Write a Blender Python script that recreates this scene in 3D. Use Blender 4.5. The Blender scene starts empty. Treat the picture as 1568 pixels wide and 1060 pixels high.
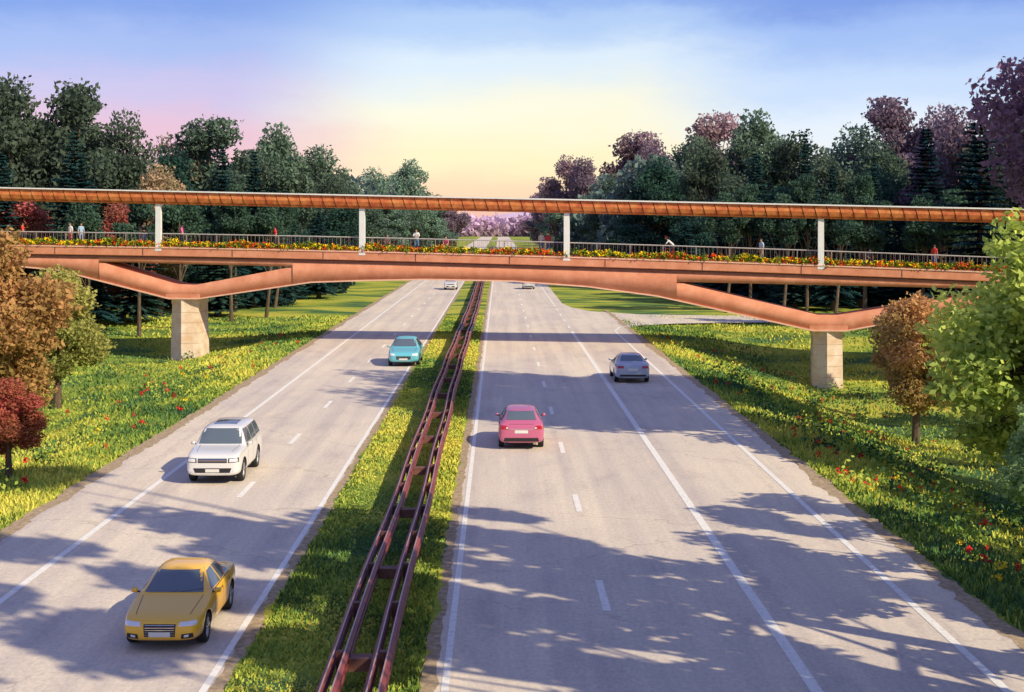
import bpy, bmesh, math, random
import numpy as np
from mathutils import Vector, Matrix
from mathutils.bvhtree import BVHTree
random.seed(7); rng=np.random.default_rng(7)
S=bpy.context.scene
COL=S.collection
# ------------------------------------------------------------------ helpers
def smooth(a,b,x):
    t=np.clip((x-a)/(b-a),0,1); return t*t*(3-2*t)
class MB:
    def __init__(s): s.V=[];s.M=[];s.S=[]
    def quads(s,V,mat=0,shade=0.5):
        V=np.asarray(V,dtype=np.float32).reshape(-1,4,3); n=len(V)
        s.V.append(V); s.M.append(np.full(n,mat,np.int32))
        sh=np.asarray(shade,dtype=np.float32)
        s.S.append(np.full(n,float(sh),np.float32) if sh.ndim==0 else sh.astype(np.float32))
    def loft(s,rings,mat=0,shade=.5,closed=True,caps=False):
        R=np.asarray(rings,dtype=np.float32); n=R.shape[1]
        k=n if closed else n-1
        i=np.arange(k); j=(i+1)%n
        Q=np.stack([R[:-1][:,i],R[:-1][:,j],R[1:][:,j],R[1:][:,i]],axis=2)
        s.quads(Q.reshape(-1,4,3),mat,shade)
        if caps:
            for r in(R[0],R[-1]):
                c=r.mean(0);q=[]
                for a in range(0,n-1,2):
                    q.append([r[a],r[a+1],r[(a+2)%n],c])
                s.quads(q,mat,shade)
    def tube(s,p0,p1,r0,r1,mat=0,n=6,shade=.5,caps=False):
        p0=np.array(p0,float);p1=np.array(p1,float);d=p1-p0;L=np.linalg.norm(d)
        if L<1e-6:return
        d/=L; a=np.array([1,0,0]) if abs(d[0])<.8 else np.array([0,1,0])
        u=np.cross(d,a);u/=np.linalg.norm(u);w=np.cross(d,u)
        t=np.arange(n)/n*2*np.pi
        c=np.cos(t)[:,None]*u+np.sin(t)[:,None]*w
        s.loft([p0+c*r0,p1+c*r1],mat,shade,True,caps)
    def box(s,c,sz,mat=0,shade=.5,rot=None):
        c=np.array(c,float);h=np.array(sz,float)/2
        P=np.array([[x,y,z] for z in(-1,1) for y in(-1,1) for x in(-1,1)],float)*h
        if rot is not None: P=P@np.array(rot).T
        P=P+c
        F=[(0,2,3,1),(4,5,7,6),(0,1,5,4),(2,6,7,3),(0,4,6,2),(1,3,7,5)]
        s.quads([[P[i] for i in f] for f in F],mat,shade)
    def build(s,name,mats,weld=False,smoothf=False,parent=None,link=True):
        V=np.concatenate(s.V);M=np.concatenate(s.M);Sh=np.concatenate(s.S);n=len(V)
        me=bpy.data.meshes.new(name)
        me.vertices.add(n*4);me.vertices.foreach_set('co',V.reshape(-1))
        me.loops.add(n*4);me.loops.foreach_set('vertex_index',np.arange(n*4,dtype=np.int32))
        me.polygons.add(n);me.polygons.foreach_set('loop_start',np.arange(0,n*4,4,dtype=np.int32))
        me.polygons.foreach_set('loop_total',np.full(n,4,np.int32))
        me.polygons.foreach_set('material_index',M)
        me.update(calc_edges=True)
        a=me.attributes.new('shade','FLOAT','FACE');a.data.foreach_set('value',Sh)
        for m in mats: me.materials.append(m)
        if weld:
            bm=bmesh.new();bm.from_mesh(me);bmesh.ops.remove_doubles(bm,verts=bm.verts,dist=1e-4)
            bmesh.ops.recalc_face_normals(bm,faces=bm.faces)
            bm.to_mesh(me);bm.free()
        if smoothf: me.polygons.foreach_set('use_smooth',np.ones(len(me.polygons),bool))
        if not link: return me
        ob=bpy.data.objects.new(name,me);COL.objects.link(ob)
        if parent: ob.parent=parent
        return ob
def empty(name,loc=(0,0,0),rz=0):
    e=bpy.data.objects.new(name,None);COL.objects.link(e);e.location=loc;e.rotation_euler=(0,0,rz);e.empty_display_size=.3
    return e
# ------------------------------------------------------------------ materials
def mat(name,col,rough=.8,metal=0,coat=0,spec=.5):
    m=bpy.data.materials.new(name);m.use_nodes=True
    b=m.node_tree.nodes['Principled BSDF']
    b.inputs['Base Color'].default_value=(*col,1);b.inputs['Roughness'].default_value=rough
    b.inputs['Metallic'].default_value=metal;b.inputs['Coat Weight'].default_value=coat
    b.inputs['Specular IOR Level'].default_value=spec
    return m
def noisy(name,c1,c2,scale=4,rough=.85,bump=0,stretch=(1,1,1),metal=0,c3=None,detail=5,spec=.4):
    m=mat(name,c1,rough,metal,0,spec);nt=m.node_tree;N=nt.nodes;L=nt.links;b=N['Principled BSDF']
    g=N.new('ShaderNodeNewGeometry');mp=N.new('ShaderNodeMapping');mp.inputs['Scale'].default_value=stretch
    L.new(g.outputs['Position'],mp.inputs['Vector'])
    n=N.new('ShaderNodeTexNoise');n.inputs['Scale'].default_value=scale;n.inputs['Detail'].default_value=detail;n.inputs['Roughness'].default_value=.65
    L.new(mp.outputs[0],n.inputs['Vector'])
    r=N.new('ShaderNodeValToRGB');e=r.color_ramp.elements
    e[0].position=.32;e[0].color=(*c1,1);e[1].position=.68;e[1].color=(*c2,1)
    if c3: x=e.new(.5);x.color=(*c3,1)
    L.new(n.outputs['Fac'],r.inputs[0]);L.new(r.outputs[0],b.inputs['Base Color'])
    if bump:
        bp=N.new('ShaderNodeBump');bp.inputs['Strength'].default_value=bump;bp.inputs['Distance'].default_value=.05
        L.new(n.outputs['Fac'],bp.inputs['Height']);L.new(bp.outputs[0],b.inputs['Normal'])
    return m
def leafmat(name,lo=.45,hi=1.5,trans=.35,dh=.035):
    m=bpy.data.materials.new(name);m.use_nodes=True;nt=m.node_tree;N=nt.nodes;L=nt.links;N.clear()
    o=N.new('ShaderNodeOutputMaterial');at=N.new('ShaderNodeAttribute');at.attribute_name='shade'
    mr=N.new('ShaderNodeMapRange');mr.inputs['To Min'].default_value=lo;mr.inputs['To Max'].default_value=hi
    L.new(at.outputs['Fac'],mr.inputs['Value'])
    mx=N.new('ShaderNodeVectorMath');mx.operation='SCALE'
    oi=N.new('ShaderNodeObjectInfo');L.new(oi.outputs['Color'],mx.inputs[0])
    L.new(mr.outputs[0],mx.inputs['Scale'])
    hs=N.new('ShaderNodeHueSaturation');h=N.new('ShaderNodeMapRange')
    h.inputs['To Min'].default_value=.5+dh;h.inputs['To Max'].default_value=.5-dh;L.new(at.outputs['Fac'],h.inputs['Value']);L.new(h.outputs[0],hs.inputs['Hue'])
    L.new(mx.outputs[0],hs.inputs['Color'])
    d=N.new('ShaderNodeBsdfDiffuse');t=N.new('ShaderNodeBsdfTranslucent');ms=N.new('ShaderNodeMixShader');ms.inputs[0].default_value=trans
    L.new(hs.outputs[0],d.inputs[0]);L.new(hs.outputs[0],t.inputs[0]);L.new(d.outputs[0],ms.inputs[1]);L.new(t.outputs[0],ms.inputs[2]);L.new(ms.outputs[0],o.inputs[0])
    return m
def shademat(name,stops,rough=.9):
    m=bpy.data.materials.new(name);m.use_nodes=True;nt=m.node_tree;N=nt.nodes;L=nt.links;N.clear()
    o=N.new('ShaderNodeOutputMaterial');d=N.new('ShaderNodeBsdfDiffuse')
    at=N.new('ShaderNodeAttribute');at.attribute_name='shade';r=N.new('ShaderNodeValToRGB');r.color_ramp.interpolation='LINEAR'
    e=r.color_ramp.elements;e[0].position=stops[0][0];e[0].color=(*stops[0][1],1);e[1].position=stops[-1][0];e[1].color=(*stops[-1][1],1)
    for p,c in stops[1:-1]: x=e.new(p);x.color=(*c,1)
    L.new(at.outputs['Fac'],r.inputs[0]);L.new(r.outputs[0],d.inputs['Color']);L.new(d.outputs[0],o.inputs[0])
    return m
M_bark=noisy('bark',(.07,.05,.035),(.17,.12,.08),6,.95,0,(1,1,.3),detail=3)
M_leaf=leafmat('foliage',lo=.40,hi=1.6,trans=.35)
M_needle=leafmat('needles',lo=.5,hi=1.5,trans=.15,dh=.01)
# ------------------------------------------------------------------ terrain
def ground_h(x,y):
    far=1-smooth(108,134,y)
    r=-3.4*smooth(12.3,25,x)*far; l=-1.45*smooth(15.7,27,-x)*(1-smooth(122,146,y))
    n=.12*np.sin(x*.31+y*.17)+.09*np.sin(y*.23-x*.11)
    off=np.maximum(smooth(13,18,x),smooth(17,21,-x))*(1-.75*smooth(130,138,y)*(1-smooth(152,158,y))*(x>0))
    return (r+l)+n*off-.04-.10*smooth(130,138,y)*(1-smooth(152,158,y))*(x>12)
def make_ground():
    xs=np.concatenate([[-3000,-1200,-500,-250],np.arange(-120,120.1,1.5),[250,500,1200,3000]])
    ys=np.concatenate([[-300,-60],np.arange(-20,200,2),np.arange(200,400,10),[450,600,900,1500,2500,4500]])
    X,Y=np.meshgrid(xs,ys,indexing='ij');Z=ground_h(X,Y);P=np.stack([X,Y,Z],-1)
    Q=np.stack([P[:-1,:-1],P[1:,:-1],P[1:,1:],P[:-1,1:]],axis=2).reshape(-1,4,3)
    b=MB();b.quads(Q)
    m=mat('grass_ground',(.1,.2,.04),.95,spec=.1);nt=m.node_tree;N=nt.nodes;L=nt.links;bs=N['Principled BSDF']
    g=N.new('ShaderNodeNewGeometry')
    mp=N.new('ShaderNodeMapping');mp.inputs['Scale'].default_value=(.09,.2,1);L.new(g.outputs['Position'],mp.inputs[0])
    n1=N.new('ShaderNodeTexNoise');n1.inputs['Scale'].default_value=1;n1.inputs['Detail'].default_value=5;L.new(mp.outputs[0],n1.inputs[0])
    n2=N.new('ShaderNodeTexNoise');n2.inputs['Scale'].default_value=3.5;n2.inputs['Detail'].default_value=5;n2.inputs['Roughness'].default_value=.75;L.new(g.outputs['Position'],n2.inputs[0])
    r1=N.new('ShaderNodeValToRGB');e=r1.color_ramp.elements;e[0].position=.38;e[0].color=(.08,.17,.07,1);e[1].position=.60;e[1].color=(.56,.52,.09,1)  # random grass tones; the dark streaks also paint shade on the verge
    x=e.new(.48);x.color=(.28,.36,.06,1)
    L.new(n1.outputs['Fac'],r1.inputs[0])
    r2=N.new('ShaderNodeValToRGB');e=r2.color_ramp.elements;e[0].position=.3;e[0].color=(.5,.6,.5,1);e[1].position=.65;e[1].color=(1.15,1.1,1,1);L.new(n2.outputs['Fac'],r2.inputs[0])
    mx=N.new('ShaderNodeMixRGB');mx.blend_type='MULTIPLY';mx.inputs[0].default_value=1;L.new(r1.outputs[0],mx.inputs[1]);L.new(r2.outputs[0],mx.inputs[2])
    L.new(mx.outputs[0],bs.inputs['Base Color'])
    bp=N.new('ShaderNodeBump');bp.inputs['Strength'].default_value=.6;bp.inputs['Distance'].default_value=.12;L.new(n2.outputs['Fac'],bp.inputs['Height']);L.new(bp.outputs[0],bs.inputs['Normal'])
    o=b.build('ground',[m],weld=True,smoothf=True);return m
M_ground=make_ground()
# road
def make_road():
    m=mat('concrete_pavement',(.4,.36,.32),.9,spec=.15);nt=m.node_tree;N=nt.nodes;L=nt.links;bs=N['Principled BSDF']
    g=N.new('ShaderNodeNewGeometry')
    def nz(sc,st,det=6,ro=.6):
        mp=N.new('ShaderNodeMapping');mp.inputs['Scale'].default_value=st;L.new(g.outputs['Position'],mp.inputs[0])
        n=N.new('ShaderNodeTexNoise');n.inputs['Scale'].default_value=sc;n.inputs['Detail'].default_value=det;n.inputs['Roughness'].default_value=ro;L.new(mp.outputs[0],n.inputs[0]);return n
    def ramp(src,a,b,ca,cb):
        r=N.new('ShaderNodeValToRGB');e=r.color_ramp.elements;e[0].position=a;e[0].color=(*ca,1);e[1].position=b;e[1].color=(*cb,1);L.new(src,r.inputs[0]);return r
    def mul(a,b):
        x=N.new('ShaderNodeMixRGB');x.blend_type='MULTIPLY';x.inputs[0].default_value=1;L.new(a,x.inputs[1]);L.new(b,x.inputs[2]);return x
    base=ramp(nz(.12,(1,.5,1),3).outputs['Fac'],.35,.65,(.65,.57,.49),(.76,.655,.525))
    gr=ramp(nz(9,(1,.6,1),5,.85).outputs['Fac'],.3,.7,(.76,.77,.80),(1.18,1.16,1.13))
    tr=ramp(nz(1.0,(1.1,.025,1),3,.6).outputs['Fac'],.34,.6,(.88,.88,.91),(1.05,1.05,1.02))
    st=ramp(nz(.7,(1,.35,1),4,.7).outputs['Fac'],.3,.5,(.86,.85,.88),(1,1,1))
    c=mul(base.outputs[0],gr.outputs[0]);c=mul(c.outputs[0],tr.outputs[0]);c=mul(c.outputs[0],st.outputs[0])
    sp=N.new('ShaderNodeSeparateXYZ');L.new(g.outputs['Position'],sp.inputs[0])
    w=N.new('ShaderNodeMath');w.operation='PINGPONG';w.inputs[1].default_value=3.0;L.new(sp.outputs['Y'],w.inputs[0])
    j=ramp(w.outputs[0],.0,.02,(.86,.86,.87),(1,1,1));c=mul(c.outputs[0],j.outputs[0])
    v=N.new('ShaderNodeTexVoronoi');v.feature='DISTANCE_TO_EDGE';v.inputs['Scale'].default_value=.08
    nn=nz(.8,(1,1,1),3);ad=N.new('ShaderNodeVectorMath');ad.operation='MULTIPLY_ADD';L.new(nn.outputs['Color'],ad.inputs[0]);ad.inputs[1].default_value=(2,2,0);L.new(g.outputs['Position'],ad.inputs[2])
    L.new(ad.outputs[0],v.inputs['Vector']);cr=ramp(v.outputs['Distance'],.0,.003,(.82,.81,.81),(1,1,1));c=mul(c.outputs[0],cr.outputs[0])
    L.new(c.outputs[0],bs.inputs['Base Color'])
    b=MB()
    def strip(x0,x1,y0,y1,ny=60):
        ys=np.linspace(y0,y1,ny);P0=[[x0,y,0] for y in ys];P1=[[x1,y,0] for y in ys]
        b.loft([P0,P1],closed=False)
    strip(-15.15,-5.75,-20,1180); strip(-1.45,7.6,-20,1180); strip(7.6,11.8,-20,132)
    lo=[(7.6,132),(11.8,132),(13.2,135.5),(17,138.2),(24,139.8),(40,140.5),(120,141)]
    up=[(7.6,174),(8.3,165),(10,158),(15,152.5),(24,150.4),(40,150),(120,150.5)]
    P0=[[*p,0] for p in lo];P1=[[*p,0] for p in up]
    b.loft([P0,P1],closed=False)
    o=b.build('highway_road',[m],weld=True)
make_road()
def make_markings():
    m=noisy('worn_road_paint',(.70,.66,.58),(.92,.89,.81),6,.7,0,c3=(.88,.85,.77))
    b=MB();z=.008
    def line(x,y0,y1,w,step=6):
        ys=np.arange(y0,y1+.1,step)
        b.loft([[[x-w/2,y,z] for y in ys],[[x+w/2,y,z] for y in ys]],closed=False)
    line(-6.05,-10,1170,.16);line(-1.12,-10,1170,.16);line(-12.6,-10,1170,.2)
    line(6.46,-10,131,.26);line(6.46,172,1170,.16);line(10.35,-10,128,.2)
    for x,ph in((-9.1,3.5),(2.65,1.0)):
        for k in range(0,60):
            y0=k*12.2+ph+22
            b.quads([[[x-.1,y0,z],[x+.1,y0,z],[x+.1,y0+3.05,z],[x-.1,y0+3.05,z]]])
    for k in range(0,5):
        y0=132+k*9;b.quads([[[6.37,y0,z],[6.55,y0,z],[6.55,y0+3,z],[6.37,y0+3,z]]])
    pts=[(10.35,128),(11.2,133),(13.2,136.6),(17,139.2),(24,140.8),(40,141.5),(110,142)]
    b.loft([[[x,y,z] for x,y in pts],[[x-.1,y+.18,z] for x,y in pts]],closed=False)
    b.build('road_markings',[m])
make_markings()
def jstrip(name,xa,xb,z,m,y0=-20,y1=900,ja=.08,seed=1,bulge=0):
    r=np.random.default_rng(seed);ys=np.concatenate([np.arange(y0,160,.35),np.arange(160,y1,4)])
    n=len(ys)
    def jit(j):
        a=r.normal(0,1,n);k=np.ones(5)/5;a=np.convolve(a,k,'same')*1.6+r.normal(0,.5,n);return a*j
    A=xa+jit(ja);B=xb+jit(ja);rings=[]
    for t in np.linspace(0,1,5):
        rings.append(np.stack([A+(B-A)*t,ys,z+bulge*4*t*(1-t)+0*ys],-1))
    b=MB();b.loft(rings,closed=False);return b.build(name,[m],weld=True,smoothf=True)
M_gravel=noisy('gravel_dirt',(.26,.18,.10),(.56,.43,.27),5,.95,.5)
jstrip('gravel_verge',-15.55,-15.0,.004,M_gravel,seed=3,y1=600)
jstrip('gravel_verge',11.65,12.15,.004,M_gravel,seed=4,y1=131,ja=.10)
jstrip('median_gravel',-5.95,-1.32,.004,M_gravel,seed=5,ja=.04)
jstrip('median_grass',-5.65,-1.62,.010,M_ground,seed=6,ja=.09,bulge=.06)
# ------------------------------------------------------------------ grass tufts & wildflowers
M_grassblade=shademat('grass_blades',[(0,(.05,.12,.06)),(.3,(.14,.25,.06)),(.6,(.38,.46,.08)),(1,(.72,.64,.12))])
def patchval(x,y):
    return .5+.25*np.sin(x*.9+np.sin(y*.35)*2)*np.sin(y*.5+x*.2)+.28*np.sin(y*.13+x*.35+1)
def grass(name,n,xf,y0,y1,h0,h1,seed,med=False,add=0):
    r=np.random.default_rng(seed);y=y0*(y1/y0)**r.random(n);x=xf(r.random(n),y)
    z=ground_h(x,y) if not med else np.full(n,.04)
    h=r.uniform(h0,h1,n)*(.6+.7*patchval(x*2,y*2));w=.018+.0006*y
    a=r.uniform(0,2*np.pi,n);u=np.stack([np.cos(a),np.sin(a),0*a],-1)*w[:,None]
    lean=np.stack([r.normal(0,.35,n)*h,r.normal(0,.35,n)*h,h],-1)
    p=np.stack([x,y,z-.02],-1)
    Q=np.stack([p-u,p+u,p+lean+u*.25,p+lean-u*.25],1)
    sh=np.clip(.06+add+.92*patchval(x,y)+r.normal(0,.13,n),0,1)
    b=MB();b.quads(Q,0,sh);return b.build(name,[M_grassblade])
grass('roadside_grass',60000,lambda t,y:12.25+ (t**1.4)*26,26,150,.10,.24,11)
grass('roadside_grass',45000,lambda t,y:-15.6-(t**1.4)*26,40,150,.10,.24,12)
grass('median_grass_blades',50000,lambda t,y:-5.6+t*3.95,24,150,.06,.13,13,med=True,add=.12)
M_flower=shademat('wildflower_petals',[(0,(.03,.09,.02)),(.3,(.06,.14,.03)),(.31,(.62,.02,.03)),(.6,(.75,.05,.05)),(.61,(.75,.55,.03)),(1,(.85,.68,.05))])
def rosettes(b,C,rad,sh,r,k=14,szf=.5):
    n=len(C);c=np.repeat(C,k,0)+r.normal(0,1,(n*k,3))*np.repeat(rad,k)[:,None]*.5
    s=np.repeat(rad,k)*szf
    u=r.normal(size=(n*k,3));u/=np.linalg.norm(u,axis=1)[:,None];v=np.cross(u,r.normal(size=(n*k,3)));v/=np.linalg.norm(v,axis=1)[:,None]
    u*=s[:,None];v*=s[:,None]
    b.quads(np.stack([c-u,c-v*.7,c+u,c+v*.7],1),0,np.repeat(sh,k))
def wildflowers():
    r=np.random.default_rng(5);b=MB()
    n=240;y=30*(125/30)**r.random(n);side=r.random(n)<.6
    x=np.where(side,12.9+r.random(n)**1.2*13,-16.1-r.random(n)**1.2*9)
    z=ground_h(x,y)+r.uniform(.2,.36,n);red=r.random(n)<.75
    rosettes(b,np.stack([x,y,z],-1),r.uniform(.08,.15,n),np.where(red,r.uniform(.35,.58,n),r.uniform(.65,1,n)),r)
    b.build('wildflowers',[M_flower])
    b=MB();n=460;y=30*(120/30)**r.random(n);side=r.random(n)<.7
    x=np.where(side,13.2+r.random(n)**1.3*15,-17-r.random(n)*12)
    z=ground_h(x,y)+.15;C=np.stack([x,y,z],-1)
    rosettes(b,C,r.uniform(.3,.75,n),np.clip(r.normal(.28,.3,n),0,1),r,50,.16)
    o=b.build('roadside_shrubs',[M_grassblade])
wildflowers()
# ------------------------------------------------------------------ trees
def rand_quads(C,size,r,asp=.6,up=0):
    n=len(C);u=r.normal(size=(n,3));u[:,2]*=(1-up);u/=np.linalg.norm(u,axis=1)[:,None]
    v=np.cross(u,r.normal(size=(n,3)));v/=np.linalg.norm(v,axis=1)[:,None]
    s=size*r.uniform(.6,1.3,n)[:,None];u=u*s;v=v*s*asp
    return np.stack([C-u,C-v,C+u,C+v],1)
def decid(seed,h,rad,nleaf=9000,leaf=.3,cz=.6,rz=.40,nb=22,br=(.24,.42),kk=(.35,.8),asp=.6,top=.38,tk=1.0):
    r=np.random.default_rng(seed);b=MB()
    bl=[];crz=h*rz;c0=h*cz
    for i in range(nb):
        d=r.normal(size=3);d/=np.linalg.norm(d);k=r.uniform(*kk)
        wz=1-.25*max(0,d[2])
        p=np.array([d[0]*rad*k*wz,d[1]*rad*k*wz,c0+d[2]*crz*k*1.02]);bl.append((p,rad*r.uniform(*br)))
    bl.append((np.array([0,0,c0+crz*.72]),rad*top))
    tw=(.022*h+.03)*tk;base=np.array([0,0,-.6]);bend=r.normal(0,.02*h,2)
    p1=np.array([bend[0],bend[1],h*.3]);p2=np.array([bend[0]*1.6,bend[1]*1.5,c0+crz*.3])
    b.tube(base,p1,tw*1.25,tw*.8,0,8);b.tube(p1,p2,tw*.8,tw*.25,0,7)
    for p,rr in bl:
        s=p1+(p2-p1)*r.uniform(0,.7);mid=(s+p)/2+np.array([0,0,-.03*h])
        b.tube(s,mid,tw*.38,tw*.22,0,5);b.tube(mid,p,tw*.22,tw*.06,0,4)
    wts=np.array([x[1]**2 for x in bl]);wts/=wts.sum();idx=r.choice(len(bl),nleaf,p=wts)
    P=np.array([x[0] for x in bl])[idx];R=np.array([x[1] for x in bl])[idx]
    d=r.normal(size=(nleaf,3));d/=np.linalg.norm(d,axis=1)[:,None]
    lump=1+.16*np.sin(d[:,0]*7+idx)*np.sin(d[:,1]*6+idx*2)+.12*np.sin(d[:,2]*9+idx*1.7)
    k=r.random(nleaf)**.35
    C=P+d*(R*k*lump)[:,None];C[:,2]=np.where(d[:,2]<0,P[:,2]+(C[:,2]-P[:,2])*.75,C[:,2])
    bs=r.uniform(.2,.8,len(bl))[idx]
    sh=np.clip(bs*.6+.25*(C[:,2]-c0)/crz*.6+.15+r.normal(0,.13,nleaf),0,1)  # random clump tone; crown tops lightened, painting light into the leaves
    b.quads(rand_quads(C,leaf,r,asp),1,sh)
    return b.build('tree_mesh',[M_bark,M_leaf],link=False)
def conifer(seed,h,rad,leaf=.34):
    r=np.random.default_rng(seed);b=MB();b.tube((0,0,-.6),(0,0,h*.97),.02*h,.01,0,7)
    z=h*.10;Cs=[];U=[];V=[];sh=[]
    while z<h*.985:
        t=(z/h-.1)/.9;R=rad*((1-t)**.85)*r.uniform(.75,1.15)+.12
        nb=int(6+7*(1-t));a0=r.uniform(0,6.28)
        for i in range(nb):
            a=a0+i/nb*6.283+r.normal(0,.15);L=R*r.uniform(.6,1.2);d=np.array([math.cos(a),math.sin(a),0])
            droop=-.28*L*(1-t)+.25*L*t
            tip=np.array([0,0,z+droop])+d*L
            if L>.8:b.tube((0,0,z),tip,.035,.01,0,3)
            m=max(4,int(L/.14));s=(np.arange(m)+r.random(m)*.8)/m
            side=np.array([-d[1],d[0],0])
            for q in (-1,1,0):
                c=np.array([0,0,z])+np.outer(s,tip-np.array([0,0,z]))
                wdt=(.34*(1-s)*L*.8+.16)
                dirv=(d*.55+side*q*.8+np.array([0,0,-.22]));dirv/=np.linalg.norm(dirv)
                half=dirv*wdt[:,None]*.62
                c=c+half*.9+r.normal(0,.05,c.shape)
                vv=np.cross(dirv,np.array([0,0,1])+r.normal(0,.6,3));vv/=np.linalg.norm(vv)
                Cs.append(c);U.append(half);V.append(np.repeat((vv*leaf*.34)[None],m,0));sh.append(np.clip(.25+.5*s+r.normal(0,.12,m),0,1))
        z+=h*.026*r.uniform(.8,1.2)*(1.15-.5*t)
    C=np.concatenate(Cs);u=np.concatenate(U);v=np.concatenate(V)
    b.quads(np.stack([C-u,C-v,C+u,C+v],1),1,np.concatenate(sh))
    return b.build('conifer_mesh',[M_bark,M_needle],link=False)
DR=[6.4,5.8,6.8,6.0,6.3]
DM=[decid(100+i,20,DR[i],13000,.25,.55,.44,30,(.20,.36),(.4,.85)) for i in range(5)]
CR=[3.7,3.1,4.2]
CM=[conifer(200+i,20,CR[i]) for i in range(3)]
cnt=[0]
def place(me,name,x,y,h,rad,r0,col,rz=None,h0=20):
    o=bpy.data.objects.new(name,me);COL.objects.link(o);o.location=(x,y,float(ground_h(x,y)))
    s=rad/r0;o.scale=(s,s,h/h0);o.rotation_euler=(0,0,random.uniform(0,6.28) if rz is None else rz);o.color=(*col,1);return o
def D(x,y,h,rad,col,name='deciduous_tree'):
    i=cnt[0]%5;cnt[0]+=1;k=random.uniform(.88,1.1);return place(DM[i],name,x,y,h,rad*1.18,DR[i],tuple(c*k for c in col))
def C(x,y,h,rad,col=(.022,.065,.068)):
    i=cnt[0]%3;cnt[0]+=1;return place(CM[i],'conifer_tree',x,y,h,rad,CR[i],col)
G1=(.095,.135,.095);G2=(.13,.195,.14);G3=(.20,.30,.23);TAN=(.55,.42,.25);RUST=(.45,.17,.12);PUR=(.25,.185,.235);PINK=(.40,.28,.31);GD=(.045,.10,.08)  # paler G3 and PINK also carry distance haze in far crowns
CK=(.012,.036,.048)
for a in [(-51,150,25.5,6,G1),(-45.5,152,25.5,5.5,G1),(-42,160,22.5,5,G1),(-58,150,22,6,G1),(-35.5,150,16,4,TAN),(-38.5,146,12,3.5,RUST),(-36.2,178,23.5,6,G2),(-41,178,21,5,(.28,.25,.17)),
          (-31.5,202,24.5,5.5,G2),(-29,200,18,4.5,G1),(-31.4,255,24,6,G2),(-35,250,22,6,G1),(-29.4,330,23,7,G3),(-25,400,28.5,7,G3),(-33,300,20,6,G2),(-24,215,13,4.5,GD),(-22.5,250,13,4.5,G2),(-33,160,13,4,GD),(-47,140,13,4.5,RUST),(-27,178,13,4,GD),(-60,165,26,7,G1),(-24,300,16,6,G3),
          (-22,345,14,5,G2),(-21,400,17,6,G3),(-21,470,20,7,G3),(-20.5,560,20,8,PUR),(-24,195,9,4,GD),(-26.5,230,18,5,G1),(-33,190,20,5,G1),(-38,166,19,5,GD),(-53,160,22,6,G1),(-47,165,22,5.5,G1),(-34,215,22,5.5,G2)]:D(*a)
for a in [(-41,138,19.5,4.6),(-48,138,17,4.4),(-31,160,18.6,3.9),(-28.3,165,18.4,3.6),(-26,172,14,3.4),(-36,142,12,3.4,(.04,.09,.075)),(-53,135,15,4.2),(-29.5,150,11,3.2,(.04,.09,.075)),(-44,150,17,3.8),(-23.5,186,12,3.2)]:C(*a)
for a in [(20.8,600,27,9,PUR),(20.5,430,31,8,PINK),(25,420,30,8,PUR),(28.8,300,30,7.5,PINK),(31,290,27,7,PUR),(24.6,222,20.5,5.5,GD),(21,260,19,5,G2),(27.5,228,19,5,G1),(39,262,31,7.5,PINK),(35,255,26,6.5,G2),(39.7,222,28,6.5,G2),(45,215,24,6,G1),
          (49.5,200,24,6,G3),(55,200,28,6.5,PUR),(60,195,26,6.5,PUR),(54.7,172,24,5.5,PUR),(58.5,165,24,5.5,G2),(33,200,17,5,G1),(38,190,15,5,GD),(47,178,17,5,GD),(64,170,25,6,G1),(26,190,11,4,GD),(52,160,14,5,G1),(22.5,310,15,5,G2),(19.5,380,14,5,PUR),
          (17,330,12,5,G2),(16,420,15,6,G3),(16,520,17,7,PUR),(20,215,10,4,GD),(30,208,22,5.5,G1),(42,185,19,5,G1),(50,188,21,5.5,G2),(45.5,235,25,6,G2)]:D(*a)
for a in [(30.8,172,18.5,3.9),(35.3,165,20,3.4),(36.8,158,16.3,3),(47.7,160,20.8,5.4,CK),(52.8,160,18.2,4,CK),(43,128,22,4.8,CK),(41,163,15,3.6),(27.5,176,12,3.4),(58,158,17,4,CK),(33,160,10,3,(.04,.09,.075)),(44.5,170,17,3.6),(23.5,182,11,3)]:C(*a)
# slender woodland-edge trees with bare lower trunks
T_slim=[decid(360+i,16,3.4,6000,.2,.78,.22,16,(.22,.4),(.35,.85),.6,.35,.55) for i in range(2)]
for i,(x,y,h) in enumerate([(24.5,155,13),(27.5,157,14),(30.5,154,13),(33.5,156,15),(36,153.5,13),(39.5,155,15),(43,136,13),(34,133,12),(-24.5,150,12),(-27,144,13),(-30.5,137,13),(-33.5,133,13),(-25.5,162,13),(-29,157,14),(-38,130,13),(38.5,130,12.5)]):
    place(T_slim[i%2],'slender_tree',x,y,h,2.9,3.4,(.07,.13,.09),None,16)
T_mid=[decid(300,10,3.4,26000,.13,.56,.44,30),decid(301,10,3.3,26000,.13,.58,.42,28)]
def N_(i,name,x,y,h,rad,col,rz=None): return place(T_mid[i],name,x,y,h,rad,3.35,col,rz,10)
N_(0,'autumn_tree',-24.6,70,10.8,3.9,(.52,.31,.12))
N_(1,'autumn_tree',-26.6,86,8.6,3.5,(.42,.42,.12))
N_(0,'autumn_tree',-19.2,56,3.9,1.7,(.50,.15,.10),2)
N_(1,'autumn_tree',24.7,85,9.0,3.1,(.60,.40,.16),1)
N_(0,'green_tree',21.0,56,12.8,5.0,(.62,.72,.17),.6)
N_(1,'green_tree',19.4,49,6.3,2.8,(.42,.58,.22),3)
N_(1,'green_tree',26.5,61,14,4.6,(.36,.46,.12),2)
T_tall=decid(320,22,6.2,22000,.2,.72,.26,26)
place(T_tall,'tall_tree',30.4,72,23.8,6.4,6.2,(.34,.22,.32),1.2,22)
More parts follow.
